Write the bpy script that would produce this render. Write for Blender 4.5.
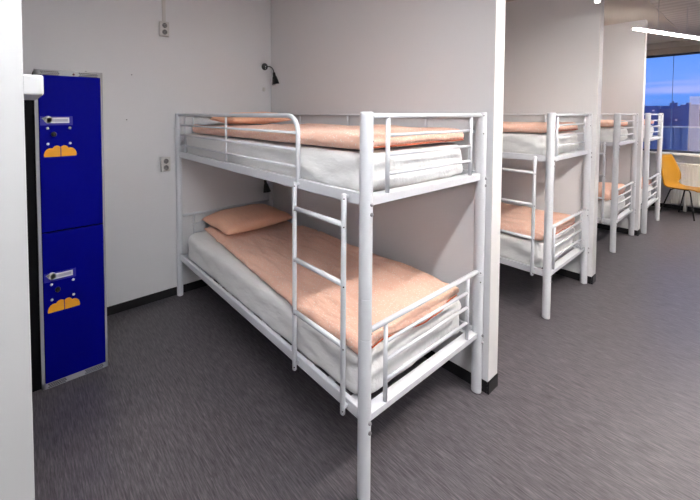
import bpy, bmesh, math, random
from mathutils import Vector, Matrix, noise

for o in list(bpy.data.objects):
    bpy.data.objects.remove(o, do_unlink=True)
scene = bpy.context.scene
C = scene.collection
PI = math.pi
random.seed(7)

# ------------------------------------------------------------------ camera
F, CX, CY = 356.9866, 280.115, 127.4534
YAW, PITCH, ROLL = 0.9365703, 0.0374085, -0.0006983
CAM = Vector((3.043027, -1.132724, 1.610367))
fw = Vector((math.cos(YAW + PI / 2) * math.cos(PITCH), math.sin(YAW + PI / 2) * math.cos(PITCH), -math.sin(PITCH)))
rt = fw.cross(Vector((0, 0, 1))).normalized()
up = rt.cross(fw)
rt, up = rt * math.cos(ROLL) + up * math.sin(ROLL), up * math.cos(ROLL) - rt * math.sin(ROLL)
cam = bpy.data.cameras.new('camera')
cam.sensor_width = 36
cam.lens = F / 700 * 36
cam.shift_x = (350 - CX) / 700
cam.shift_y = (CY - 250) / 700
cam.clip_start = 0.05
cam.clip_end = 2000
co = bpy.data.objects.new('camera', cam)
C.objects.link(co)
mw = Matrix((rt, up, -fw)).transposed().to_4x4()
mw.translation = CAM
co.matrix_world = mw
scene.camera = co

# ------------------------------------------------------------------ view
scene.view_settings.view_transform = 'Standard'
scene.view_settings.look = 'None'
scene.view_settings.gamma = 1
scene.view_settings.exposure = 0.72
scene.view_settings.use_curve_mapping = False

# ------------------------------------------------------------------ dusk sky
w = bpy.data.worlds.new('dusk_sky')
scene.world = w
w.use_nodes = True
nt = w.node_tree
nt.nodes.clear()
tc = nt.nodes.new('ShaderNodeTexCoord')
sx = nt.nodes.new('ShaderNodeSeparateXYZ')
nt.links.new(tc.outputs['Generated'], sx.inputs[0])
cr = nt.nodes.new('ShaderNodeValToRGB')
nt.links.new(sx.outputs['Z'], cr.inputs[0])
e = cr.color_ramp.elements
e[0].position = 0.0; e[0].color = (0.10, 0.22, 0.62, 1)
e[1].position = 0.5; e[1].color = (0.05, 0.16, 0.6, 1)
for ps, cl in ((0.03, (0.10, 0.27, 0.78, 1)), (0.07, (0.17, 0.33, 0.86, 1)), (0.14, (0.10, 0.28, 0.82, 1)), (0.25, (0.07, 0.22, 0.75, 1))):
    q = e.new(ps); q.color = cl
mp = nt.nodes.new('ShaderNodeMapping')
mp.inputs['Scale'].default_value = (1.5, 1.5, 22)
mp.inputs['Rotation'].default_value = (0.02, 0.03, 0)
nt.links.new(tc.outputs['Generated'], mp.inputs[0])
nz = nt.nodes.new('ShaderNodeTexNoise')
nz.inputs['Scale'].default_value = 1.6
nz.inputs['Detail'].default_value = 5
nt.links.new(mp.outputs[0], nz.inputs[0])
cr2 = nt.nodes.new('ShaderNodeValToRGB')
cr2.color_ramp.elements[0].position = 0.48
cr2.color_ramp.elements[1].position = 0.72
nt.links.new(nz.outputs['Fac'], cr2.inputs[0])
mx = nt.nodes.new('ShaderNodeMix'); mx.data_type = 'RGBA'
mx.inputs[7].default_value = (0.42, 0.44, 0.85, 1)
nt.links.new(cr2.outputs[0], mx.inputs[0])
nt.links.new(cr.outputs[0], mx.inputs[6])
bg = nt.nodes.new('ShaderNodeBackground')
bg.inputs['Strength'].default_value = 0.85
ow = nt.nodes.new('ShaderNodeOutputWorld')
nt.links.new(mx.outputs[2], bg.inputs[0])
nt.links.new(bg.outputs[0], ow.inputs[0])

# ------------------------------------------------------------------ lamp strengths (W/m2-like emission of the tubes)
TUBE = 40.0
ROOM_LAMPS = [  # centre x, y, z, length, heading (deg from +Y), strength factor
    (2.75, -0.80, 2.60, 1.5, 0, 1.75),
    (4.45, -0.60, 2.60, 1.5, 0, 0.90),  # added out of view as fill light for the nearest bay
    (2.280, 2.37, 2.625, 1.5, 12.7, 0.13),
    (2.402, 4.765, 2.50, 1.50, -15, 1.05),
    (3.20, 1.60, 2.60, 1.5, 0, 3.5),
    (3.40, 6.40, 2.60, 1.5, 0, 4.0),  # added out of view to brighten the radiator and far floor
]

# ------------------------------------------------------------------ materials
MATS = {}
def mat(name, col, rough=0.5, metal=0.0, spec=0.5, bump=None, var=None, emit=None, coat=0):
    """bump=(scale,strength,dist,detail) var=(scale,amount)"""
    m = bpy.data.materials.new(name); m.use_nodes = True
    t = m.node_tree; b = t.nodes['Principled BSDF']
    b.inputs['Base Color'].default_value = (*col, 1)
    b.inputs['Roughness'].default_value = rough
    b.inputs['Metallic'].default_value = metal
    b.inputs['Specular IOR Level'].default_value = spec
    b.inputs['Coat Weight'].default_value = coat
    co_ = t.nodes.new('ShaderNodeTexCoord')
    if bump:
        n = t.nodes.new('ShaderNodeTexNoise'); n.inputs['Scale'].default_value = bump[0]; n.inputs['Detail'].default_value = bump[3]
        t.links.new(co_.outputs['Object'], n.inputs[0])
        bp = t.nodes.new('ShaderNodeBump'); bp.inputs['Strength'].default_value = bump[1]; bp.inputs['Distance'].default_value = bump[2]
        t.links.new(n.outputs['Fac'], bp.inputs['Height']); t.links.new(bp.outputs[0], b.inputs['Normal'])
    if var:
        n = t.nodes.new('ShaderNodeTexNoise'); n.inputs['Scale'].default_value = var[0]; n.inputs['Detail'].default_value = 3
        t.links.new(co_.outputs['Object'], n.inputs[0])
        x = t.nodes.new('ShaderNodeMix'); x.data_type = 'RGBA'
        x.inputs[6].default_value = (*[c * (1 - var[1]) for c in col], 1)
        x.inputs[7].default_value = (*[min(1, c * (1 + var[1])) for c in col], 1)
        t.links.new(n.outputs['Fac'], x.inputs[0]); t.links.new(x.outputs[2], b.inputs['Base Color'])
    if emit:
        b.inputs['Emission Color'].default_value = (*emit[0], 1); b.inputs['Emission Strength'].default_value = emit[1]
    MATS[name] = m
    return m

M_wall = mat('painted_wall', (0.76, 0.755, 0.775), 0.75, bump=(60, 0.06, 0.002, 3), var=(1.2, 0.015))
M_endcap = mat('white_gloss_trim', (0.80, 0.79, 0.78), 0.5)
M_endcap_dim = mat('white_trim_toned_down', (0.50, 0.50, 0.505), 0.5)  # darker copy of the white trim, offsets strong lamp light on it
M_ceil = mat('ceiling_paint', (0.60, 0.55, 0.49), 0.8, bump=(40, 0.08, 0.003, 3))
M_base = mat('dark_baseboard', (0.014, 0.013, 0.015), 0.5, spec=0.3)
M_frame = mat('white_powder_coated_steel', (0.71, 0.72, 0.76), 0.32, coat=0.15)
M_bolt = mat('zinc_bolt', (0.42, 0.42, 0.44), 0.3, 0.9)
M_blackp = mat('black_plastic', (0.010, 0.010, 0.011), 0.35)
M_lampin = mat('lamp_inner', (0.55, 0.55, 0.56), 0.4)
M_blue = mat('blue_locker_paint', (0.0008, 0.0016, 0.20), 0.55, spec=0.05, var=(3, 0.05))
M_lgrey = mat('grey_locker_steel', (0.40, 0.40, 0.42), 0.42, 0.0)
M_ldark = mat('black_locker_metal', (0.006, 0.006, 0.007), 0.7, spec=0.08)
M_orange = mat('orange_sticker', (0.86, 0.37, 0.012), 0.45)
M_plate = mat('white_name_plate', (0.74, 0.74, 0.80), 0.4)
M_plategrey = mat('plate_grey_print', (0.45, 0.45, 0.54), 0.5)
M_platebg = mat('violet_plate_backing', (0.016, 0.012, 0.30), 0.35)
M_rivet = mat('white_rivet', (0.82, 0.82, 0.86), 0.35)
M_outlet = mat('outlet_plastic', (0.66, 0.64, 0.62), 0.4)
M_slot = mat('outlet_recess', (0.22, 0.21, 0.21), 0.5)
M_radi = mat('radiator_enamel', (0.72, 0.70, 0.67), 0.4)
M_yel = mat('yellow_plywood', (0.50, 0.235, 0.014), 0.4, var=(8, 0.08))
M_chmetal = mat('black_chair_steel', (0.012, 0.010, 0.010), 0.35)
M_alu = mat('brushed_aluminium', (0.6, 0.6, 0.6), 0.3, 0.9)
M_tubes = [mat('fluorescent_diffuser_%d' % i, (0.9, 0.9, 0.9), 0.4, emit=(((0.97, 0.985, 1.0), (1.0, 0.94, 0.88))[i in (2, 3, 4, 5)], TUBE * a[5])) for i, a in enumerate(ROOM_LAMPS)]
M_winframe = mat('dark_window_frame', (0.05, 0.06, 0.09), 0.4)
M_header = mat('beige_blind_box', (0.42, 0.36, 0.30), 0.6)

def fabric(name, col, dots=None, bump=0.25):
    m = mat(name, col, 0.9, spec=0.15)
    t = m.node_tree; b = t.nodes['Principled BSDF']
    b.inputs['Sheen Weight'].default_value = 0.15
    tc = t.nodes.new('ShaderNodeTexCoord')
    n = t.nodes.new('ShaderNodeTexNoise'); n.inputs['Scale'].default_value = 22; n.inputs['Detail'].default_value = 5
    mpn = t.nodes.new('ShaderNodeMapping'); mpn.inputs['Scale'].default_value = (0.45, 1.5, 1)
    t.links.new(tc.outputs['Object'], mpn.inputs[0]); t.links.new(mpn.outputs[0], n.inputs[0])
    bp = t.nodes.new('ShaderNodeBump'); bp.inputs['Strength'].default_value = bump * 1.8; bp.inputs['Distance'].default_value = 0.015
    t.links.new(n.outputs['Fac'], bp.inputs['Height']); t.links.new(bp.outputs[0], b.inputs['Normal'])
    if dots:
        v = t.nodes.new('ShaderNodeTexVoronoi'); v.inputs['Scale'].default_value = 75
        t.links.new(tc.outputs['Object'], v.inputs[0])
        r = t.nodes.new('ShaderNodeValToRGB')
        r.color_ramp.elements[0].position = 0.18; r.color_ramp.elements[0].color = (1, 1, 1, 1)
        r.color_ramp.elements[1].position = 0.32; r.color_ramp.elements[1].color = (0, 0, 0, 1)
        t.links.new(v.outputs['Distance'], r.inputs[0])
        x = t.nodes.new('ShaderNodeMix'); x.data_type = 'RGBA'
        x.inputs[6].default_value = (*col, 1); x.inputs[7].default_value = (*dots, 1)
        t.links.new(r.outputs[0], x.inputs[0]); t.links.new(x.outputs[2], b.inputs['Base Color'])
    return m
M_sheet = fabric('white_cotton_sheet', (0.83, 0.83, 0.825), bump=0.3)
M_duvet = fabric('peach_duvet_fabric', (0.90, 0.56, 0.43), (0.92, 0.74, 0.66), 0.35)
M_pillow = fabric('peach_pillow_fabric', (0.95, 0.54, 0.37), (0.95, 0.62, 0.47), 0.3)
M_piping = fabric('orange_seam', (0.62, 0.13, 0.045))

def floor_mat():
    m = bpy.data.materials.new('streaked_linoleum'); m.use_nodes = True
    t = m.node_tree; b = t.nodes['Principled BSDF']
    tc = t.nodes.new('ShaderNodeTexCoord')
    mp = t.nodes.new('ShaderNodeMapping'); mp.inputs['Scale'].default_value = (8, 95, 1)
    mp.inputs['Rotation'].default_value = (0, 0, 0.05)
    n = t.nodes.new('ShaderNodeTexNoise'); n.inputs['Scale'].default_value = 1.6; n.inputs['Detail'].default_value = 7; n.inputs['Roughness'].default_value = 0.7
    n.inputs['Distortion'].default_value = 0.35
    t.links.new(tc.outputs['Object'], mp.inputs[0]); t.links.new(mp.outputs[0], n.inputs[0])
    r = t.nodes.new('ShaderNodeValToRGB')
    el = r.color_ramp.elements
    el[0].position = 0.30; el[0].color = (0.026, 0.023, 0.028, 1)
    el[1].position = 0.74; el[1].color = (0.23, 0.208, 0.222, 1)
    q = el.new(0.5); q.color = (0.100, 0.089, 0.099, 1)
    t.links.new(n.outputs['Fac'], r.inputs[0])
    # pale flecks
    mp2 = t.nodes.new('ShaderNodeMapping'); mp2.inputs['Scale'].default_value = (9, 42, 1)
    v = t.nodes.new('ShaderNodeTexVoronoi'); v.inputs['Scale'].default_value = 1.0
    t.links.new(tc.outputs['Object'], mp2.inputs[0]); t.links.new(mp2.outputs[0], v.inputs[0])
    r2 = t.nodes.new('ShaderNodeValToRGB')
    r2.color_ramp.elements[0].position = 0.04; r2.color_ramp.elements[0].color = (1, 1, 1, 1)
    r2.color_ramp.elements[1].position = 0.12; r2.color_ramp.elements[1].color = (0, 0, 0, 1)
    t.links.new(v.outputs['Distance'], r2.inputs[0])
    mm = t.nodes.new('ShaderNodeMath'); mm.operation = 'MULTIPLY'; mm.inputs[1].default_value = 0.35
    t.links.new(r2.outputs[0], mm.inputs[0])
    x = t.nodes.new('ShaderNodeMix'); x.data_type = 'RGBA'
    x.inputs[7].default_value = (0.30, 0.28, 0.30, 1)
    t.links.new(mm.outputs[0], x.inputs[0]); t.links.new(r.outputs[0], x.inputs[6]); t.links.new(x.outputs[2], b.inputs['Base Color'])
    b.inputs['Roughness'].default_value = 0.33
    b.inputs['Specular IOR Level'].default_value = 0.6
    bp = t.nodes.new('ShaderNodeBump'); bp.inputs['Strength'].default_value = 0.12; bp.inputs['Distance'].default_value = 0.002
    t.links.new(n.outputs['Fac'], bp.inputs['Height']); t.links.new(bp.outputs[0], b.inputs['Normal'])
    return m
M_floor = floor_mat()

def wavy_ceiling():
    m = mat('rippled_ceiling_plaster', (0.62, 0.58, 0.54), 0.7)
    t = m.node_tree; b = t.nodes['Principled BSDF']
    tc = t.nodes.new('ShaderNodeTexCoord')
    wv = t.nodes.new('ShaderNodeTexWave'); wv.wave_type = 'RINGS'; wv.inputs['Scale'].default_value = 2.2
    wv.inputs['Distortion'].default_value = 3.0; wv.inputs['Detail Scale'].default_value = 0.6
    t.links.new(tc.outputs['Object'], wv.inputs[0])
    x = t.nodes.new('ShaderNodeMix'); x.data_type = 'RGBA'
    x.inputs[6].default_value = (0.54, 0.50, 0.46, 1); x.inputs[7].default_value = (0.66, 0.62, 0.58, 1)
    t.links.new(wv.outputs['Fac'], x.inputs[0]); t.links.new(x.outputs[2], b.inputs['Base Color'])
    bp = t.nodes.new('ShaderNodeBump'); bp.inputs['Strength'].default_value = 0.3; bp.inputs['Distance'].default_value = 0.01
    t.links.new(wv.outputs['Fac'], bp.inputs['Height']); t.links.new(bp.outputs[0], b.inputs['Normal'])
    return m
M_wavy = wavy_ceiling()

def glass_mat():
    m = bpy.data.materials.new('window_glass'); m.use_nodes = True
    t = m.node_tree; t.nodes.clear()
    o = t.nodes.new('ShaderNodeOutputMaterial')
    tr = t.nodes.new('ShaderNodeBsdfTransparent'); tr.inputs[0].default_value = (0.9, 0.93, 0.96, 1)
    gl = t.nodes.new('ShaderNodeBsdfGlossy'); gl.inputs['Roughness'].default_value = 0.02
    fr = t.nodes.new('ShaderNodeFresnel'); fr.inputs[0].default_value = 1.45
    mx = t.nodes.new('ShaderNodeMixShader')
    t.links.new(fr.outputs[0], mx.inputs[0]); t.links.new(tr.outputs[0], mx.inputs[1]); t.links.new(gl.outputs[0], mx.inputs[2])
    t.links.new(mx.outputs[0], o.inputs[0])
    return m
M_glass = glass_mat()

# ------------------------------------------------------------------ mesh helpers
def box(bm, x0, x1, y0, y1, z0, z1, bev=0.0, seg=2, mi=0):
    before = set(bm.faces)
    vs = [bm.verts.new((x, y, z)) for x in (x0, x1) for y in (y0, y1) for z in (z0, z1)]
    fs = [(0, 1, 3, 2), (4, 6, 7, 5), (0, 4, 5, 1), (2, 3, 7, 6), (0, 2, 6, 4), (1, 5, 7, 3)]
    nf = [bm.faces.new([vs[i] for i in f]) for f in fs]
    if bev > 0:
        ed = list({e_ for f in nf for e_ in f.edges})
        bmesh.ops.bevel(bm, geom=ed, offset=bev, segments=seg, affect='EDGES', profile=0.5)
    for f in bm.faces:
        if f not in before:
            f.material_index = mi
    return vs

def tube(bm, pts, r, n=12, cap=True, mi=0, radii=None):
    pts = [Vector(p) for p in pts]
    rings = []
    nrm = None
    for i, p in enumerate(pts):
        if i == 0: d = pts[1] - p
        elif i == len(pts) - 1: d = p - pts[i - 1]
        else: d = (pts[i + 1] - p).normalized() + (p - pts[i - 1]).normalized()
        d.normalize()
        if nrm is None:
            a = Vector((0, 0, 1)) if abs(d.z) < 0.9 else Vector((1, 0, 0))
            nrm = d.cross(a).normalized()
        else:
            nrm = (nrm - d * nrm.dot(d)).normalized()
        b = d.cross(nrm)
        rr = radii[i] if radii else r
        rings.append([bm.verts.new(p + (nrm * math.cos(2 * PI * k / n) + b * math.sin(2 * PI * k / n)) * rr) for k in range(n)])
    for a, b in zip(rings, rings[1:]):
        for k in range(n):
            f = bm.faces.new((a[k], a[(k + 1) % n], b[(k + 1) % n], b[k])); f.smooth = True; f.material_index = mi
    if cap:
        f = bm.faces.new(list(reversed(rings[0]))); f.material_index = mi
        f = bm.faces.new(rings[-1]); f.material_index = mi

def lathe(bm, prof, org=(0, 0, 0), axis=Vector((0, 0, 1)), n=24, mi=0, smooth=True):
    """prof = list of (radius, height) along axis"""
    axis = Vector(axis).normalized()
    a = Vector((0, 0, 1)) if abs(axis.z) < 0.9 else Vector((1, 0, 0))
    u = axis.cross(a).normalized(); v = axis.cross(u)
    org = Vector(org)
    rings = []
    for r, h in prof:
        c = org + axis * h
        if r < 1e-6: rings.append([bm.verts.new(c)])
        else: rings.append([bm.verts.new(c + (u * math.cos(2 * PI * k / n) + v * math.sin(2 * PI * k / n)) * r) for k in range(n)])
    for a_, b_ in zip(rings, rings[1:]):
        for k in range(n):
            if len(a_) == 1 and len(b_) == 1: continue
            if len(a_) == 1: f = bm.faces.new((a_[0], b_[(k + 1) % n], b_[k]))
            elif len(b_) == 1: f = bm.faces.new((a_[k], a_[(k + 1) % n], b_[0]))
            else: f = bm.faces.new((a_[k], a_[(k + 1) % n], b_[(k + 1) % n], b_[k]))
            f.smooth = smooth; f.material_index = mi

def prism(bm, outline, fn, t0, t1, mi=0):
    """outline: list of 2D points; fn(a,b,t)->3D"""
    A = [bm.verts.new(fn(a, b, t0)) for a, b in outline]
    B = [bm.verts.new(fn(a, b, t1)) for a, b in outline]
    n = len(A)
    fs = [bm.faces.new(A), bm.faces.new(list(reversed(B)))]
    for k in range(n):
        fs.append(bm.faces.new((A[k], B[k], B[(k + 1) % n], A[(k + 1) % n])))
    for f in fs: f.material_index = mi

def obj(name, bm, mats, parent=None, loc=None):
    me = bpy.data.meshes.new(name)
    bmesh.ops.recalc_face_normals(bm, faces=bm.faces[:])
    bm.to_mesh(me); bm.free()
    if not isinstance(mats, (list, tuple)): mats = [mats]
    for m in mats: me.materials.append(m)
    o = bpy.data.objects.new(name, me)
    C.objects.link(o)
    if parent: o.parent = parent
    if loc: o.location = loc
    return o
def new(): return bmesh.new()
def tag(o, label, cat, group=None, kind=None):
    o['label'] = label; o['category'] = cat
    if group: o['group'] = group
    if kind: o['kind'] = kind
    return o
def thing(name, label, cat, loc=(0, 0, 0), rz=0, group=None):
    o = bpy.data.objects.new(name, None); C.objects.link(o)
    o.empty_display_size = 0.1
    o.location = loc; o.rotation_euler = (0, 0, rz)
    return tag(o, label, cat, group)
def struct(name, bm, m, label=None):
    o = obj(name, bm, m); o['kind'] = 'structure'
    if label: o['label'] = label
    return o
def dup(root, loc, label, group=None):
    r = root.copy(); C.objects.link(r); r.location = loc; r['label'] = label
    if group: r['group'] = group
    for ch in list(root.children):
        c = ch.copy(); C.objects.link(c); c.parent = r
        for g in list(ch.children):
            d = g.copy(); C.objects.link(d); d.parent = c
    return r

# ------------------------------------------------------------------ the room
XB = -0.033        # back wall face
YW = 7.80          # window wall face
ZC = 2.83          # ceiling
XR = 5.6           # far side of the corridor
YR = -4.2
def sbox(name, dims, m, bev=0, label=None):
    bm = new(); box(bm, *dims, bev); return struct(name, bm, m, label)

sbox('floor', (XB - 0.2, XR + 0.2, YR - 0.2, YW + 0.25, -0.12, 0.0), M_floor)
sbox('ceiling', (XB - 0.2, 2.25, YR - 0.2, YW + 0.25, ZC, ZC + 0.12), M_ceil)
sbox('ceiling_corridor', (2.25, XR + 0.2, YR - 0.2, YW + 0.25, ZC + 0.012, ZC + 0.155), M_wavy)
sbox('wall_back', (XB - 0.2, XB, YR - 0.2, YW + 0.25, 0, ZC), M_wall)
sbox('wall_right', (XR, XR + 0.2, YR - 0.2, YW + 0.25, 0, ZC + 0.012), M_wall)
sbox('wall_rear', (XB, XR, YR - 0.2, YR, 0, ZC), M_wall)

def partition(name, y0, y1, xe, lbl, mt=None):
    bm = new()
    box(bm, XB, xe, y0, y1, 0.0, ZC)
    o = struct(name, bm, M_wall, lbl)
    # white end trim moulding
    bm = new(); box(bm, xe, xe + 0.006, y0 - 0.004, y1 + 0.004, 0.075, ZC - 0.001, 0.002)
    t = obj('end_trim', bm, mt or M_endcap, o)
    bm = new()
    box(bm, XB + 0.013, xe - 0.001, y0 - 0.006, y0, 0, 0.07, 0.002)
    box(bm, XB + 0.013, xe - 0.001, y1, y1 + 0.006, 0, 0.07, 0.002)
    box(bm, xe, xe + 0.010, y0 - 0.006, y1 + 0.006, 0, 0.07, 0.002)
    obj('baseboard', bm, M_base, o)
    return o
partition('wall_partition_left', -1.240, -1.125, 2.14, 'white partition end at the left edge of the picture', M_endcap_dim)
partition('wall_partition_middle', 1.012, 1.120, 2.140, 'partition beside the nearest bunk bed')
partition('wall_partition_right', 3.205, 3.312, 2.112, 'partition beside the second bunk bed')
partition('wall_partition_far', 5.430, 5.540, 2.085, 'partition beside the third bunk bed')

def bboard(name, dims):
    bm = new(); box(bm, *dims, 0.002); return struct(name, bm, M_base)
bays = [(-1.12, 1.012), (1.12, 3.205), (3.312, 5.43), (5.54, YW)]
for i, (a, b) in enumerate(bays):
    bboard('baseboard_back' if i == 0 else 'baseboard_back_%d' % (i + 1), (XB, XB + 0.012, a + 0.012, b - 0.012, 0, 0.07))
bboard('baseboard_window', (XB + 0.02, XR, YW - 0.012, YW, 0, 0.07))
bboard('baseboard_right', (XR - 0.012, XR, YR, YW - 0.02, 0, 0.07))

# window wall: apron, header, panes with the opening between
WB, WT = 0.955, 2.625
sbox('wall_window', (XB, XR, YW, YW + 0.2, 0, WB), M_wall)
sbox('wall_window_header', (XB, XR, YW, YW + 0.2, WT, ZC + 0.012), M_ceil)
bm = new(); box(bm, 0.4, XR, YW - 0.17, YW, WB - 0.03, WB, 0.004); struct('trim_1', bm, M_radi, 'pale window sill')
bm = new(); box(bm, 0.4, XR, YW - 0.05, YW - 0.002, WT - 0.005, WT + 0.10, 0.004)
struct('trim_2', bm, M_header, 'beige blind box over the window')
bm = new()
xs = [XB, 1.96, 3.3, 4.5, XR]
for x in (3.3, 4.6):
    box(bm, x - 0.012, x + 0.012, YW + 0.06, YW + 0.12, WB, WT, 0.002)
for z0, z1 in ((WB, WB + 0.035), (WT - 0.03, WT)):
    box(bm, XB, XR, YW + 0.06, YW + 0.12, z0, z1, 0.002)
win = struct('window_1', bm, M_winframe)
bm = new(); box(bm, XB, XR, YW + 0.085, YW + 0.095, WB + 0.02, WT - 0.02)
obj('pane', bm, M_glass, win)
bm = new(); box(bm, 2.085, 2.091, YW + 0.083, YW + 0.097, WB + 0.03, WT - 0.03)
obj('glass_joint', bm, mat('glass_joint_seal', (0.12, 0.20, 0.42), 0.4), win)
M_panel = bpy.data.materials.new('pale_translucent_panel'); M_panel.use_nodes = True
t = M_panel.node_tree; t.nodes.clear()
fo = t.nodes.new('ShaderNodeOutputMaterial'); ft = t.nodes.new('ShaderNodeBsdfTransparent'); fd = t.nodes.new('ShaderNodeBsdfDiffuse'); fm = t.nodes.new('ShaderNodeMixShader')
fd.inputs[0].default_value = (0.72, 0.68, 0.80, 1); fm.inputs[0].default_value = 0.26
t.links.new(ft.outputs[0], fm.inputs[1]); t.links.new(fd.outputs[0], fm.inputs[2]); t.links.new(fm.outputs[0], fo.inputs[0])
bm = new(); box(bm, 2.285, 3.28, YW + 0.080, YW + 0.084, WB + 0.03, 1.90)  # pale see-through rectangle over the lower right glass
fo_ = obj('pale_panel', bm, M_panel, win); fo_['label'] = 'pale translucent panel on the lower glass'
# ------------------------------------------------------------------ bunk bed
L, W, H = 2.0917, 0.9821, 1.62
RAILS_UP = (1.520, 1.436, 1.354)
RAILS_LO = (0.620, 0.537, 0.450)

def make_bed(label, group):
    t = thing('bunk_bed', label, 'bunk bed', (0, 0, 0), 0, group)
    for (px, py) in ((0, 0), (L, 0), (0, W), (L, W)):
        bm = new(); r = 0.027
        prof = [(0, 0), (r * 0.8, 0), (r, 0.004), (r, 0.01)]
        for zs in (0.69, 0.86):
            prof += [(r, zs - 0.004), (r, zs - 0.0015), (r - 0.0012, zs - 0.001), (r - 0.0012, zs + 0.001), (r, zs + 0.0015), (r, zs + 0.004)]
        prof += [(r, H - 0.014), (r, H - 0.006), (r * 0.9, H - 0.001), (r * 0.5, H), (0, H)]
        lathe(bm, prof, (px, py, 0), n=28)
        p = obj('post', bm, M_frame, t)
        sg = 1 if px > 0 else -1
        if px > 0:
            for z in (1.247, 1.207, 0.343, 0.302):
                bm = new()
                lathe(bm, [(0, 0), (0.0085, 0), (0.0085, 0.003), (0.006, 0.0065), (0.0025, 0.008), (0, 0.008)], (px + sg * 0.0265, py + 0.002, z), Vector((sg, 0, 0)), 14)
                obj('bolt', bm, M_bolt, p)
        sy = 1 if py == 0 else -1
        for z in (1.60, 1.50, 0.708, 0.655):
            bm = new()
            lathe(bm, [(0, 0), (0.0035, 0), (0.003, 0.002), (0, 0.0025)], (px + sg * 0.0199, py + sy * 0.0180, z), Vector((sg * .74, sy * .67, 0)), 10)
            obj('screw', bm, M_ldark, p)
    # long side rails
    for zt, lev in ((1.286, 'u'), (0.377, 'l')):
        for py in (0, W):
            bm = new(); sy = 1 if py == 0 else -1
            y0, y1 = sorted((py - sy * 0.008, py + sy * 0.018))
            box(bm, 0.02, L - 0.02, y0, y1, zt - 0.051, zt, 0.004)
            # inner ledge that carries the slats
            ya, yb = sorted((py + sy * 0.018, py + sy * 0.045))
            box(bm, 0.02, L - 0.02, ya, yb, zt - 0.050, zt - 0.044, 0.001)
            obj('side_rail', bm, M_frame, t)
    # end rails and end panels, both levels both ends
    for xe, sx_ in ((0, 1), (L, -1)):
        for lev in (0, 1):
            zb = (0.325, 1.236)[lev]
            zt = zb + 0.030 + 0.008 * lev
            bm = new()
            a, b = sorted((xe - sx_ * 0.010, xe + sx_ * 0.040))
            box(bm, a, b, 0.018, W - 0.018, zb, zt, 0.003)
            obj('end_rail', bm, M_frame, t)
            bm = new()
            top = (0.710, 1.603)[lev]
            tube(bm, [(xe, 0.015, top), (xe, W - 0.015, top)], 0.0115, 14)
            for y in (0.137, W - 0.125):
                tube(bm, [(xe, y, zt - 0.002), (xe, y, top)], 0.0095, 12)
            for z in (RAILS_LO, RAILS_UP)[lev]:
                tube(bm, [(xe, 0.137, z), (xe, W - 0.125, z)], 0.0075, 10)
            obj('end_panel', bm, M_frame, t)
    # guard rail on the ladder side: bent tube with three thin rails
    bm = new()
    rb = 0.085; xg = 1.655; zt = 1.603
    pts = [(0.02, 0, zt), (0.8, 0, zt), (xg - rb, 0, zt)]
    for k in range(1, 9):
        a = PI / 2 * k / 8
        pts.append((xg - rb + rb * math.sin(a), 0, zt - rb + rb * math.cos(a)))
    pts += [(xg, 0, 1.4), (xg, 0, 1.24)]
    tube(bm, pts, 0.0125, 14)
    for z in (1.516, 1.431, 1.345):
        tube(bm, [(0.06, 0, z), (xg, 0, z)], 0.0075, 10)
    for x in (0.15, 0.886):
        tube(bm, [(x, 0, 1.28), (x, 0, zt)], 0.0075, 10)
    obj('guard_rail', bm, M_frame, t)
    bm = new()
    for z in (1.603, 1.508):
        tube(bm, [(0.02, W, z), (L - 0.02, W, z)], 0.0095, 10)
    for x in (0.48, 1.075, 1.75):
        tube(bm, [(x, W, 1.28), (x, W, 1.603)], 0.0075, 10)
    obj('rear_guard_rail', bm, M_frame, t)
    # ladder
    bm = new()
    for x in (1.668, 2.000):
        tube(bm, [(x, -0.032, 0.318), (x, -0.032, 0.322), (x, -0.032, 1.270), (x, -0.032, 1.275)], 0.0115, 14, radii=[0.009, 0.0115, 0.0115, 0.009])
        for z in (1.262, 0.350):
            box(bm, x - 0.009, x + 0.009, -0.030, -0.006, z - 0.006, z + 0.006, 0.002)
    lad = obj('ladder', bm, M_frame, t)
    for z in (1.143, 0.886, 0.618):
        bm = new(); tube(bm, [(1.672, -0.032, z), (1.996, -0.032, z)], 0.0120, 14)
        obj('rung', bm, M_frame, lad)
    for x in (1.668, 2.000):
        for z in (1.255, 1.135, 0.88, 0.61, 0.338):
            bm = new()
            lathe(bm, [(0, 0), (0.0035, 0), (0.003, 0.002), (0, 0.0025)], (x + 0.0085, -0.0405, z), Vector((.7, -.7, 0)), 8)
            obj('screw', bm, M_ldark, lad)
    # slatted bases
    for zt in (1.243, 0.334):
        bm = new()
        for k in range(14):
            x = 0.10 + k * 0.1455
            if x > 2.02: break
            box(bm, x - 0.02, x + 0.02, 0.016, W - 0.016, zt, zt + 0.008, 0.001)
        obj('slat_base', bm, M_frame, t)
    return t

bed = make_bed('white tube-steel bunk bed nearest the camera, beside the blue locker', 'white metal bunk beds')
BEDS = [(0, 0), (-0.0306, 2.1943), (-0.0597, 4.4196), (0.0230, 5.6384)]
blab = ['', 'second white steel bunk bed, in the bay just behind the nearest partition',
        'third white steel bunk bed, between the middle and far partitions',
        'farthest white steel bunk bed, in front of the dusk window']
for (bx, by), lb in list(zip(BEDS, blab))[1:]:
    dup(bed, (bx, by, 0), lb)

# ------------------------------------------------------------------ bedding
def nz3(x, y, z, s=1.0, seed=0):
    return noise.noise(Vector((x * s + seed * 13.7, y * s - seed * 7.1, z * s + seed * 3.3)))

def round_corners(p, x0, x1, y0, y1, rad):
    dx = max(0, p.x - (x1 - rad)) - max(0, (x0 + rad) - p.x)
    dy = max(0, p.y - (y1 - rad)) - max(0, (y0 + rad) - p.y)
    if dx and dy:
        k = max(abs(dx), abs(dy)) / math.hypot(dx, dy)
        return Vector((p.x - dx * (1 - k), p.y - dy * (1 - k), p.z))
    return p.copy()

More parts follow.
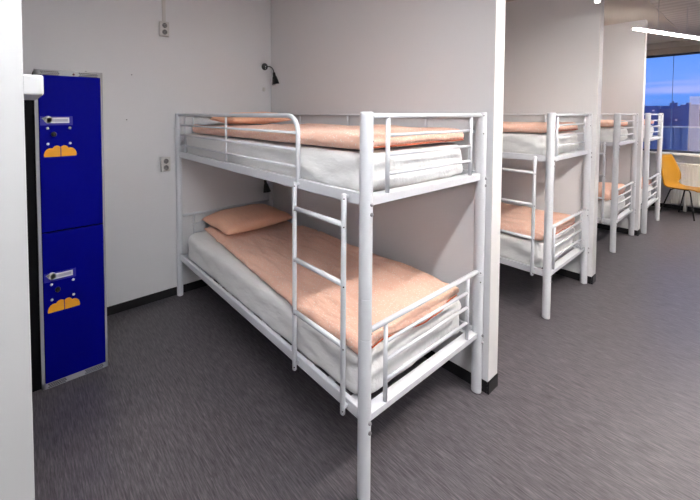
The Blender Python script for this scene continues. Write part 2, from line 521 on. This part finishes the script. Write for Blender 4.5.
def soft(x0, x1, y0, y1, z0, z1, r, warp=None, st=0.028, stz=0.02):
    """rounded closed slab with a fine surface grid; warp moves the finished points"""
    nx = max(2, int((x1 - x0) / st)); ny = max(2, int((y1 - y0) / st)); nzn = max(2, int((z1 - z0) / stz))
    bm = new(); vd = {}
    cx0, cx1, cy0, cy1, cz0, cz1 = x0 + r, x1 - r, y0 + r, y1 - r, z0 + min(r, (z1 - z0) / 2), z1 - min(r, (z1 - z0) / 2)
    def V(i, j, k):
        if (i, j, k) not in vd:
            # denser towards the borders
            def m(a, n): 
                u = a / n; return u + 0.035 * math.sin(-2 * PI * u)
            p = Vector((x0 + (x1 - x0) * m(i, nx), y0 + (y1 - y0) * m(j, ny), z0 + (z1 - z0) * k / nzn))
            c = Vector((min(max(p.x, cx0), cx1), min(max(p.y, cy0), cy1), min(max(p.z, cz0), cz1)))
            d = p - c; rz = min(r, (z1 - z0) / 2)
            if d.length > 1e-9:
                s = Vector((d.x / r, d.y / r, d.z / rz)); mxn = max(abs(s.x), abs(s.y), abs(s.z))
                s = s / s.length * mxn
                p = c + Vector((s.x * r, s.y * r, s.z * rz))
            if warp: p = warp(p, (p - c))
            vd[(i, j, k)] = bm.verts.new(p)
        return vd[(i, j, k)]
    def quad(a, b, c, d):
        f = bm.faces.new((a, b, c, d)); f.smooth = True
    for i in range(nx):
        for j in range(ny):
            quad(V(i, j, 0), V(i, j + 1, 0), V(i + 1, j + 1, 0), V(i + 1, j, 0))
            quad(V(i, j, nzn), V(i + 1, j, nzn), V(i + 1, j + 1, nzn), V(i, j + 1, nzn))
    for k in range(nzn):
        for i in range(nx):
            quad(V(i, 0, k), V(i + 1, 0, k), V(i + 1, 0, k + 1), V(i, 0, k + 1))
            quad(V(i, ny, k), V(i, ny, k + 1), V(i + 1, ny, k + 1), V(i + 1, ny, k))
        for j in range(ny):
            quad(V(0, j, k), V(0, j, k + 1), V(0, j + 1, k + 1), V(0, j + 1, k))
            quad(V(nx, j, k), V(nx, j + 1, k), V(nx, j + 1, k + 1), V(nx, j, k + 1))
    return bm

def mattress(bx, by, z0, z1, label, seed, fine=True):
    def wp(p, d):
        q = round_corners(p, 0.045, 2.048, 0.028, W - 0.035, 0.10)
        side = 1 - min(1, abs(p.z - (z0 + z1) / 2) / ((z1 - z0) / 2) * 0.5)
        # wrinkles on the tucked sheet: diagonal creases near the foot corners
        nearfoot = max(0, (p.x - 1.2) / 0.9)
        wv = nz3(p.x * 1.0 + p.z * 2.2, p.y, p.z * 1.2, 6, seed) * 0.012 * (0.6 + nearfoot)
        wv += nz3(p.x * 2.2 - p.z * 3, p.y * 2, p.z * 3, 5, seed + 3) * 0.010 * (0.5 + nearfoot)
        wv -= max(0, 0.35 - abs(nz3(p.x + p.z * 1.5, p.y, p.z * 0.6, 5, seed + 5))) * 0.030 * (0.3 + nearfoot)
        if p.y < 0.07: q.y -= wv + 0.002
        elif p.y > W - 0.07: q.y += wv
        if p.x > L - 0.12: q.x += wv * 0.8
        if p.z > z1 - 0.03: q.z += nz3(p.x, p.y, 0, 4, seed) * 0.006
        if p.z < z0 + 0.02 :
            # sheet gathers under the mattress edge
            q.z += abs(nz3(p.x, p.y, 0, 11, seed + 9)) * 0.020
        return q
    bm = soft(0.050, 2.045, 0.028, W - 0.035, z0, z1, 0.045, wp, 0.03 if fine else 0.06, 0.018 if fine else 0.04)
    o = obj('mattress', bm, M_sheet, None, (bx, by, 0))
    return tag(o, label, 'mattress', 'mattresses in white sheets')

def piping_tube(parent, pts, r=0.004):
    bm = new(); tube(bm, pts, r, 6)
    return obj('piping', bm, M_piping, parent)

def duvet(bx, by, dims, near, foot, label, seed, drop=0.0, thick=None, fine=True, crease=1.0, hem=True, dent=None):
    """near(x)-> y of the near edge, foot(y)-> x of the foot edge"""
    x0, x1, y0, y1, z0, z1 = dims
    def wp(p, d):
        q = p.copy()
        u = (p.y - y0) / (y1 - y0); v = (p.x - x0) / (x1 - x0)
        ny_ = near(p.x)
        q.y = ny_ + (y1 - ny_) * u
        fx = foot(q.y)
        q.x = x0 + (fx - x0) * v
        if v < .2: q.x += (1 - v / .2) * 0.03 * nz3(0, p.y, 0, 4, seed)
        topw = max(0, min(1, (p.z - z0) / (z1 - z0)))
        wr = nz3(q.x * 0.7, q.y * 1.9, 0, 3.2, seed) * 0.015 + nz3(q.x * 0.8 + q.y * .35, q.y * 2.4, 0, 7.5, seed + 2) * 0.008
        cr_ = nz3(q.x * 0.55 + q.y * 0.5, q.y * 2.4, 0, 4.2, seed + 4)
        wr -= max(0, 0.09 - abs(cr_)) * 0.17
        q.z += wr * topw * crease
        if dent:
            dd = max(abs(q.x - dent[0]) / 0.27, abs(q.y - dent[1]) / 0.40)
            q.z -= max(0, min(1, (1.25 - dd) / 0.35)) * dent[2] * topw
        e_ = nz3(q.x, q.y * 1.0, p.z * 3, 9, seed + 6) * 0.008
        if u < 0.06: q.y -= e_ + 0.003
        if v > 0.95: q.x += nz3(q.x, q.y, p.z * 2, 8, seed + 8) * 0.010
        if drop:
            k = max(0, (v - 0.93) / 0.07)
            q.z -= drop * k * k * (1.15 - 0.8 * u)
            k2 = 0.4 * max(0, (0.07 - u) / 0.07) * max(0, min(1, (v - 0.55) / 0.3))
            q.z -= drop * 0.7 * k2 * k2
        return q
    bm = soft(x0, x1, y0, y1, z0, z1, min(0.045, (z1 - z0) * 0.5), wp, 0.024 if fine else 0.05, 0.018 if fine else 0.04)
    # bright seam along the bottom of the near and foot edges: faces of the lower rim
    o = obj('duvet', bm, M_duvet, None, (bx, by, 0))
    if hem:
        pts = []
        for k in range(41):
            y = y0 + 0.05 + (y1 - y0 - 0.10) * k / 40
            q = wp(Vector((x1 - 0.001, y, z0 + (z1 - z0) * 0.22)), None) + Vector((0.001, 0, -0.003))
            pts.append(q)
        bm = new(); tube(bm, pts, 0.0035, 6)
        h = obj('hem', bm, M_piping, o); h['label'] = 'darker orange hem'
    return tag(o, label, 'duvet', 'folded peach duvets')

def pillow(bx, by, cx, cy, cz, lx, ly, h, rz, tilt, label, seed, fine=True):
    bm = new(); n = 28 if fine else 14
    vd = {}
    def P(i, j, s):
        u = i / n * 2 - 1; v = j / n * 2 - 1
        if abs(u) > 0.999 or abs(v) > 0.999: key = (i, j, 0)
        else: key = (i, j, s)
        if key in vd: return vd[key]
        prof = ((1 - abs(u) ** 2.6) * (1 - abs(v) ** 2.6))
        prof = max(0, prof) ** 0.42
        pinch = 1 - 0.09 * (1 - v * v) * abs(u) ** 4
        pinch2 = 1 - 0.09 * (1 - u * u) * abs(v) ** 4
        rc = 1 - 0.055 * (abs(u) * abs(v)) ** 3
        x = u * lx / 2 * pinch * rc; y = v * ly / 2 * pinch2 * rc
        wr = nz3(x, y, 0, 7, seed) * 0.012 + nz3(x * 2, y, 0, 10, seed + 1) * 0.006
        z = s * prof * h / 2 * (1.0 if s > 0 else 0.5) + wr * prof + 0.010 * nz3(x, y, 0, 5, seed + 7)
        vd[key] = bm.verts.new((x, y, z))
        return vd[key]
    for i in range(n):
        for j in range(n):
            for s in (1, -1):
                f = bm.faces.new((P(i, j, s), P(i + 1, j, s), P(i + 1, j + 1, s), P(i, j + 1, s))); f.smooth = True
    o = obj('pillow', bm, M_pillow)
    o.location = (bx + cx, by + cy, cz); o.rotation_euler = (tilt[0], tilt[1], rz)
    return tag(o, label, 'pillow', 'peach pillows')

names = ['nearest', 'second', 'third', 'farthest']
for i, (bx, by) in enumerate(BEDS):
    fine = i < 2
    s = i * 10
    mattress(bx, by, 1.252, 1.445, 'white-sheeted mattress on the upper bunk of the %s bunk bed' % names[i], s + 1, fine)
    mattress(bx, by, 0.343, 0.560, 'white-sheeted mattress on the lower bunk of the %s bunk bed' % names[i], s + 2, fine)
    duvet(bx, by, (0.20, 2.045, 0.02, 0.93, 1.454, 1.528), lambda x: 0.025 + 0.008 * math.sin(x * 7), lambda y: 2.045 - 0.03 * max(0, y - .6),
          'peach duvet lying on the upper bunk of the %s bunk bed' % names[i], s + 3, 0.0, fine=fine, crease=0.8, dent=(0.35, 0.54, 0.018) if i == 0 else None)
    if i == 0:
        nr = lambda x: 0.205 - 0.105 * min(1, max(0, x / 0.95)) - 0.075 * min(1, max(0, (x - 0.95) / 0.7))
        duvet(bx, by, (0.07, 2.045, 0.02, 0.92, 0.572, 0.616), nr, lambda y: 2.045 - 0.02 * math.sin(y * 9),
              'peach duvet spread over the lower bunk of the nearest bunk bed', s + 4, 0.010, fine=True, crease=1.3, dent=(0.27, 0.54, 0.025))
    else:
        duvet(bx, by, (0.15, 2.04, 0.03, 0.92, 0.574, 0.650 + 0.03 * (i == 2)), lambda x: 0.05 + 0.01 * math.sin(x * 5), lambda y: 2.04,
              'peach duvet on the lower bunk of the %s bunk bed' % names[i], s + 4, 0.0, fine=fine, crease=1.3)
    if i > 0: continue
    pillow(bx, by, 0.35, 0.54, 1.560, 0.44, 0.66, 0.135, 0.03, (0.0, 0.0), 'peach pillow at the head of the upper bunk, %s bunk bed' % names[i], s + 5, fine)
    pillow(bx, by, 0.27, 0.54, 0.656, 0.51, 0.73, 0.175, 0.02, (0.02, 0.03), 'peach pillow at the head of the lower bunk, %s bunk bed' % names[i], s + 6, fine)

# ------------------------------------------------------------------ locker
LX = 0.600; LY0, LY1 = -1.0538, -0.7027; LZ = 1.866
lk = thing('locker', 'tall two-door blue metal locker with grey frame against the back wall', 'locker', (0.25, -0.872, 0))
def lobj(n, bm, m, p=None):
    o = obj(n, bm, m, lk if p is None else p)
    if p is None: o.location = (-0.25, 0.872, 0)
    return o
bm = new()
box(bm, XB + 0.015, LX - 0.012, LY0, LY1, 0.004, LZ, 0.002)
# front frame members
FX0, FX1 = LX - 0.018, LX + 0.003
box(bm, FX0, FX1, LY0, LY0 + 0.017, 0.004, LZ, 0.0015)
box(bm, FX0, FX1, LY1 - 0.012, LY1, 0.004, LZ, 0.0015)
box(bm, FX0, FX1, LY0, LY1, 0.004, 0.040, 0.0015)
box(bm, FX0, FX1, LY0, LY1, LZ - 0.040, LZ, 0.0015)
lobj('body', bm, M_lgrey)
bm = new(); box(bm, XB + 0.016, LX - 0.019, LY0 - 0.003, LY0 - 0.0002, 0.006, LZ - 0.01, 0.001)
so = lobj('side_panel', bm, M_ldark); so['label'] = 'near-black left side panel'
bm = new(); box(bm, LX - 0.040, LX - 0.020, -1.1235, LY0 - 0.0035, 0.004, LZ - 0.045, 0.001)  # black strip added to stand in for the dark of the gap
so = lobj('dark_gap_strip', bm, M_ldark); so['label'] = 'added near-black strip that darkens the gap beside the partition'
bm = new()   # perforated strips of the head and foot strips
for zc, n_ in ((LZ - 0.020, 3), (0.021, 3)):
    for ya, yb in ((LY0 + 0.035, LY0 + 0.125), (LY1 - 0.125, LY1 - 0.03)):
        y = ya
        while y < yb:
            for r_ in range(n_):
                yy = y + (0.005 if r_ % 2 else 0)
                lathe(bm, [(0, 0), (0.0036, 0), (0.0036, 0.0012), (0, 0.0012)], (FX1 - 0.0002, yy, zc + (r_ - 1) * 0.009), Vector((1, 0, 0)), 8)
            y += 0.010
lobj('vent_holes', bm, M_ldark)
bm = new(); lathe(bm, [(0, 0), (0.006, 0), (0.006, 0.003), (0, 0.004)], (FX1, (LY0 + LY1) / 2 + 0.02, LZ - 0.020), Vector((1, 0, 0)), 12)
lobj('badge', bm, mat('brown_badge', (0.12, 0.03, 0.02), 0.4))
bm = new()
box(bm, LX - 0.010, LX - 0.002, LY0 + 0.015, LY1 - 0.010, 0.035, LZ - 0.035)
lobj('door_gap', bm, M_ldark)
def cloud(flip):
    # half of a scalloped cloud
    pts = [(0.002, 0.0), (0.060, 0.0), (0.060, 0.044), (0.055, 0.048), (0.048, 0.050), (0.040, 0.048), (0.034, 0.043), (0.031, 0.037), (0.026, 0.039), (0.018, 0.038), (0.010, 0.033), (0.004, 0.025), (0.0005, 0.014), (0.0, 0.004)]
    return pts
DY0, DY1 = LY0 + 0.019, LY1 - 0.014
for di, (z0, z1) in enumerate(((0.932, 1.834), (0.042, 0.924))):
    bm = new(); box(bm, LX - 0.004, LX + 0.012, DY0, DY1, z0, z1, 0.003)
    d = lobj('door', bm, M_blue)
    face = LX + 0.012
    zt = z1 - 0.257   # plate centre
    # plate and its holder
    bm = new(); box(bm, face - 0.001, face + 0.0006, DY0 + 0.005, DY0 + 0.165, zt - 0.030, zt + 0.022)
    obj('plate_holder', bm, M_platebg, d)
    bm = new(); box(bm, face, face + 0.003, DY0 + 0.035, DY0 + 0.148, zt - 0.018, zt + 0.014, 0.001)
    lathe(bm, [(0, 0), (0.020, 0), (0.020, 0.003), (0, 0.003)], (face, DY0 + 0.042, zt + 0.004), Vector((1, 0, 0)), 18, smooth=False)
    prism(bm, [(DY0 + 0.012, zt + 0.010), (DY0 + 0.03, zt - 0.006), (DY0 + 0.034, zt + 0.020)], lambda a, b, t: (t, a, b), face, face + 0.003)
    obj('name_plate', bm, M_plate, d)
    bm = new(); box(bm, face + 0.003, face + 0.0036, DY0 + 0.062, DY0 + 0.140, zt - 0.010, zt + 0.006)
    lathe(bm, [(0, 0), (0.004, 0), (0.004, 0.0006), (0, 0.0006)], (face + 0.003, DY0 + 0.032, zt + 0.012), Vector((1, 0, 0)), 10)
    obj('plate_print', bm, M_plategrey, d)
    # rivets
    for yy in (DY0 + 0.040, DY0 + 0.150):
        for zz in (zt - 0.047, zt - 0.137):
            bm = new(); lathe(bm, [(0, 0), (0.0075, 0), (0.0065, 0.003), (0.003, 0.0048), (0, 0.005)], (face, yy, zz), Vector((1, 0, 0)), 14)
            obj('rivet', bm, M_rivet, d)
    bm = new()
    lathe(bm, [(0, 0), (0.014, 0), (0.014, 0.008), (0.011, 0.018), (0.009, 0.020), (0, 0.020)], (face, DY0 + 0.070, zt - 0.082), Vector((1, 0, 0)), 18)
    box(bm, face + 0.019, face + 0.024, DY0 + 0.067, DY0 + 0.073, zt - 0.092, zt - 0.072, 0.001)
    obj('lock', bm, M_blackp, d)
    bm = new()
    zc = zt - 0.208; ym = DY0 + 0.102
    prism(bm, [(ym - 0.002 - (0.060 - a) * 1.36, zc - 0.004 + b * 1.28) for a, b in cloud(0)], lambda a, b, t: (t, a, b), face, face + 0.0012)
    prism(bm, [(ym + 0.002 + (0.060 - a) * 1.30, zc - 0.004 + b * 1.28) for a, b in cloud(0)], lambda a, b, t: (t, a, b), face, face + 0.0012)
    obj('sticker', bm, M_orange, d)

# trunking stub on the left partition
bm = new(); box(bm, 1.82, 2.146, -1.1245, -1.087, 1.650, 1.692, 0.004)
tag(obj('cable_trunking', bm, M_endcap_dim), 'short white plastic trunking on the left partition, in front of the locker', 'trunking')

# ------------------------------------------------------------------ outlets and wall details
def outlet(yc, zc, label):
    t = thing('wall_outlet', label, 'outlet', (XB, yc, zc), 0, 'double wall outlets')
    bm = new(); box(bm, 0, 0.030, -0.040, 0.040, -0.062, 0.062, 0.006, 3)
    obj('housing', bm, M_outlet, t)
    for z in (0.028, -0.028):
        bm = new()
        lathe(bm, [(0.0215, 0.0), (0.0215, 0.003), (0.0185, 0.003), (0.0175, 0.0008), (0, 0.0008)], (0.030, 0, z), Vector((1, 0, 0)), 22)
        s_ = obj('socket', bm, M_slot, t)
        bm = new()
        for y in (-0.0095, 0.0095):
            lathe(bm, [(0, 0), (0.003, 0), (0.003, 0.0006), (0, 0.0006)], (0.0309, y, z), Vector((1, 0, 0)), 10)
        for zz in (-0.0175, 0.0145):
            box(bm, 0.0305, 0.033, -0.003, 0.003, z + zz, z + zz + 0.004)
        obj('pin_hole', bm, M_blackp, s_)
    return t
outlet(-0.108, 2.335, 'upper white double wall outlet, at the foot of the vertical trunking')
outlet(-0.110, 1.178, 'lower white double wall outlet, left of the nearest bunk bed')
bm = new(); box(bm, XB, XB + 0.018, -0.122, -0.094, 2.397, ZC, 0.003)
tag(obj('cable_trunking', bm, M_outlet), 'white vertical cable trunking running up the back wall from an outlet', 'trunking')
bm = new(); box(bm, XB, XB + 0.012, 0.905, 0.935, 1.845, 1.885, 0.004)
tag(obj('cable_clip', bm, M_outlet), 'small white box on the wall under the upper reading lamp', 'junction box')
for k, (y, z) in enumerate(((-0.705, 1.935), (-0.373, 1.932), (-0.418, 1.566))):
    bm = new(); lathe(bm, [(0, 0), (0.004, 0), (0.004, 0.002), (0, 0.003)], (XB, y, z), Vector((1, 0, 0)), 10)
    tag(obj('wall_screw', bm, M_ldark), ['small dark screw in the back wall just above the locker', 'upper small dark screw on the back wall right of the locker', 'lower small dark screw on the back wall right of the locker'][k], 'screw', 'screws in the back wall')

def reading_lamp(y, z, label):
    t = thing('reading_lamp', label, 'lamp', (XB, y, z), 0, 'black wall reading lamps')
    bm = new(); lathe(bm, [(0, 0), (0.036, 0), (0.036, 0.010), (0.032, 0.016), (0.012, 0.020), (0, 0.020)], (0, 0, 0), Vector((1, 0, 0)), 26)
    bpnt = obj('wall_plate', bm, M_blackp, t)
    bm = new(); lathe(bm, [(0, 0), (0.005, 0), (0.004, 0.003), (0, 0.004)], (0.020, 0, 0), Vector((1, 0, 0)), 10)
    box(bm, 0.0185, 0.021, -0.002, 0.002, -0.028, -0.010)
    obj('switch', bm, M_alu, bpnt)
    bm = new()
    pts = []
    P0, P1, P2, P3 = Vector((0.016, 0.004, 0)), Vector((0.06, 0.028, 0.006)), Vector((0.088, 0.048, -0.012)), Vector((0.094, 0.052, -0.066))
    for k in range(15):
        u = k / 14
        pts.append(P0 * (1 - u) ** 3 + P1 * 3 * u * (1 - u) ** 2 + P2 * 3 * u * u * (1 - u) + P3 * u ** 3)
    tube(bm, pts, 0.0055, 10)
    obj('gooseneck', bm, M_blackp, t)
    ax = Vector((0.16, 0.10, -1)).normalized()
    bm = new()
    lathe(bm, [(0, -0.004), (0.011, -0.002), (0.013, 0.004), (0.016, 0.035), (0.022, 0.045), (0.038, 0.118), (0.039, 0.122), (0.0375, 0.122), (0.0365, 0.118)], P3, ax, 26)
    sh = obj('lamp_shade', bm, M_blackp, t)
    bm = new()
    lathe(bm, [(0.0365, 0.1195), (0.022, 0.085), (0, 0.078)], P3, ax, 22)
    lathe(bm, [(0, 0.105), (0.014, 0.102), (0.018, 0.092), (0.012, 0.082)], P3, ax, 16)
    obj('reflector', bm, M_lampin, sh)
    return t
reading_lamp(0.930, 2.098, 'black gooseneck reading lamp on the back wall above the upper bunk, nearest bed')
reading_lamp(0.820, 1.010, 'black gooseneck reading lamp half hidden under the upper bunk of the nearest bed')

# ------------------------------------------------------------------ radiator and chair by the window
t = thing('radiator', 'long white ribbed radiator under the window behind the yellow chair', 'radiator', (3.3, YW - 0.13, 0))
bm = new()
n_ = 62
for k in range(n_):
    x = -1.17 + k * 0.0385
    box(bm, x, x + 0.026, -0.055, -0.010, 0.115, 0.775, 0.006)
box(bm, -1.18, 1.215, -0.040, 0.055, 0.13, 0.76, 0.004)
obj('ribbed_panel', bm, M_radi, t)
bm = new(); box(bm, -1.20, 1.235, -0.07, 0.075, 0.775, 0.800, 0.004); obj('top_cover', bm, M_radi, t)
for x in (-1.0, 1.0):
    bm = new(); box(bm, x - 0.02, x + 0.02, 0.02, 0.10, 0.0, 0.3, 0.003); obj('bracket', bm, M_radi, t)

def shell_chair(loc, rz):
    t = thing('chair', 'yellow plywood shell chair with black steel legs by the window', 'chair', loc, rz)
    # side profile of the shell: seat front -> seat back -> bend -> back top, local +x = forward
    prof = [(0.235, 0.432), (0.215, 0.448), (0.16, 0.458), (0.06, 0.452), (-0.05, 0.444), (-0.13, 0.446), (-0.175, 0.465), (-0.198, 0.505),
            (-0.208, 0.56), (-0.216, 0.63), (-0.232, 0.71), (-0.255, 0.80), (-0.285, 0.90), (-0.300, 0.945)]
    half = [0.185, 0.205, 0.215, 0.212, 0.205, 0.198, 0.175, 0.158, 0.190, 0.200, 0.185, 0.165, 0.140, 0.118]
    bm = new(); m_ = 10; th = 0.011
    top = []; bot = []
    for i, ((x, z), hw) in enumerate(zip(prof, half)):
        a = prof[max(0, i - 1)]; b = prof[min(len(prof) - 1, i + 1)]
        tx, tz = b[0] - a[0], b[1] - a[1]; l = math.hypot(tx, tz); nx_, nz_ = tz / l, -tx / l
        ra, rb = [], []
        for j in range(m_ + 1):
            v = j / m_ * 2 - 1
            c = 0.020 * v * v
            if i > 7: px_, pz_ = x + c * 1.2, z
            else: px_, pz_ = x, z + c * 0.4
            ra.append(bm.verts.new((px_ , v * hw, pz_)))
            rb.append(bm.verts.new((px_ - nx_ * th * (1), v * hw, pz_ - nz_ * th)))
        top.append(ra); bot.append(rb)
    for g in (top, bot):
        for i in range(len(g) - 1):
            for j in range(m_):
                f = bm.faces.new((g[i][j], g[i][j + 1], g[i + 1][j + 1], g[i + 1][j])); f.smooth = True
    for i in range(len(top) - 1):
        for j in (0, m_):
            bm.faces.new((top[i][j], top[i + 1][j], bot[i + 1][j], bot[i][j]))
    for i in (0, len(top) - 1):
        for j in range(m_):
            bm.faces.new((top[i][j], top[i][j + 1], bot[i][j + 1], bot[i][j]))
    obj('seat_shell', bm, M_yel, t)
    for sy in (-1, 1):
        for fx, tx in ((0.215, 0.13), (-0.205, -0.11)):
            bm = new()
            tube(bm, [(fx, sy * 0.205, 0.0), (fx, sy * 0.205, 0.012), (tx, sy * 0.155, 0.405), (tx * 0.7, sy * 0.12, 0.432)], 0.009, 10)
            obj('leg', bm, M_chmetal, t)
        bm = new(); tube(bm, [(0.09, sy * 0.122, 0.430), (-0.08, sy * 0.122, 0.430)], 0.009, 8)
        obj('seat_frame', bm, M_chmetal, t)
    return t
shell_chair((2.345, 7.30, 0), math.radians(-25))

# ------------------------------------------------------------------ suspended tube lights
def batten(idx, x, y, z, ln, hd, k, label):
    t = thing('tube_light', label, 'ceiling light', (x, y, z), math.radians(hd), 'suspended tube lights')
    slim = idx in (2, 3)
    hg = 0.2 if slim else 0.3
    hw = 0.024 if slim else 0.045
    hh = 0.014 if slim else 0.045
    bm = new(); box(bm, -hw, hw, -ln / 2, ln / 2, 0.0, hh, 0.003)
    ed = -0.020 if slim else -0.034
    for s in (-1, 1):
        if idx != 3: box(bm, -hw, hw, s * ln / 2 - 0.006, s * ln / 2 + 0.006, ed, hh, 0.002)
        if idx not in (2, 3): box(bm, s * hw - 0.003, s * hw + 0.003, -ln / 2, ln / 2, (-0.010 if idx < 2 else -0.026), 0.02, 0.001)
    obj('housing', bm, M_endcap, t)
    bm = new(); box(bm, -hw + 0.009, hw - 0.009, -ln / 2 + 0.008, ln / 2 - 0.008, -0.018 if slim else -0.024, 0.001, 0.005)
    obj('diffuser', bm, M_tubes[idx], t)
    for s in (-1, 1):
        xx = x - s * ln * .3 * math.sin(math.radians(hd))
        bm = new(); tube(bm, [(0, s * ln * hg, hh - 0.003), (0, s * ln * hg, ZC - z + (0.011 if xx > 2.25 else 0.0))], 0.003 if slim else 0.005, 8)
        obj('hanger', bm, M_alu, t)
tl = ['suspended tube light over the corridor beside the camera',
      'added fill tube light over the far side of the corridor, level with the nearest bed',
      'suspended tube light whose bright end shows at the top of the second bay',
      'glowing suspended tube light near the window',
      'suspended tube light over the corridor, level with the second bay',
      'added fill tube light over the corridor, in front of the window']
for i, (a, lb) in enumerate(zip(ROOM_LAMPS, tl)):
    if a[5] > 0: batten(i, *a, lb)

# ------------------------------------------------------------------ outside
M_fence = mat('blue_sheet_metal', (0.28, 0.40, 0.78), 0.5)
M_railm = mat('pale_rail', (0.85, 0.88, 0.92), 0.4)
M_ground = mat('street_asphalt', (0.05, 0.05, 0.07), 0.8)
M_city = mat('city_facade', (0.22, 0.24, 0.42), 0.8, var=(0.3, 0.3))
M_city2 = mat('city_facade_brick', (0.34, 0.27, 0.38), 0.8, var=(0.3, 0.3))
M_litw = mat('lit_window', (0.6, 0.6, 0.6), 0.5, emit=((1.0, 0.55, 0.42), 0.45))
M_litb = mat('cool_lit_window', (0.6, 0.6, 0.6), 0.5, emit=((0.45, 0.6, 1.0), 0.6))
t = thing('balustrade', 'blue ribbed sheet balustrade outside the window', 'railing', (2.5, 9.1, 0))
bm = new()
x = -4.0
while x < 6.0:
    box(bm, x, x + 0.10, -0.012, 0.0, -0.2, 1.34)
    box(bm, x + 0.10, x + 0.20, 0.018, 0.030, -0.2, 1.34)
    box(bm, x + 0.094, x + 0.106, -0.012, 0.030, -0.2, 1.34)
    box(bm, x + 0.194, x + 0.206, -0.012, 0.030, -0.2, 1.34)
    x += 0.2
obj('ribbed_sheet', bm, M_fence, t)
bm = new(); box(bm, -4.0, 6.1, -0.03, 0.045, 1.342, 1.372, 0.005); obj('top_rail', bm, M_railm, t)
sbox('floor_balcony', (-2, 9, YW + 0.25, 9.2, -0.3, -0.05), M_ground)
bm = new(); box(bm, -400, 400, 20, 900, -14.2, -14); tag(obj('street_ground', bm, M_ground), 'dark ground of the city far below the window', 'ground', kind='structure')
rnd = random.Random(3)
specs = [(-7.6, 72, 3.0, 2.75), (-3.9, 74, 4.4, 2.35), (-5.4, 80, 0.8, 3.30), (-2.6, 66, 1.5, 2.75), (-0.4, 70, 2.4, 2.3), (2.4, 76, 2.9, 2.7),
         (6.0, 72, 3.6, 2.3), (-11.5, 78, 4.2, 2.9), (-16.5, 74, 5.0, 2.3), (10.5, 80, 4.4, 2.9), (-9.0, 110, 9.0, 3.0), (1.5, 115, 8.5, 2.9)]
citylab = ['blue-grey city block at the left end of the skyline, just right of the far partition', 'wide low city block in the middle of the skyline outside the window',
           'slim tower poking above the wide low city block', 'narrow taller city block right of the wide low one, behind the pale panel',
           'low city block seen only through the pale panel', 'dusk-blue city block right of the picture, nearest the view', 'wide low city block farther right of the picture',
           'city block hidden behind the far partition', 'leftmost low city block behind the partitions', 'rightmost tall city block outside the window',
           'long distant building closing the skyline behind the left blocks', 'long distant building closing the skyline behind the right blocks']
for k, (cx, cy, wd, top) in enumerate(specs):
    t = thing('distant_building', citylab[k], 'building', (cx, cy, -14), 0, 'city buildings outside the window')
    bm = new(); h = top + 14
    box(bm, -wd / 2, wd / 2, 0, wd, 0, h)
    box(bm, -wd * 0.2, wd * 0.05, wd * 0.2, wd * 0.5, h, h + 0.15 + 0.25 * rnd.random())
    obj('walls', bm, [M_city, M_city2][k % 2], t)
    n_ = 0
    for fl in range(0, 3):
        for c in range(4):
            if rnd.random() < 0.42 and wd > 1.5:
                xx = -wd / 2 + wd * (c + 0.5) / 4
                bm = new(); box(bm, xx - 0.10, xx + 0.10, -0.06, 0.0, h - 0.75 - fl * 0.95, h - 0.58 - fl * 0.95)
                obj('lit_window', bm, M_litw if rnd.random() < 0.5 else M_litb, t)
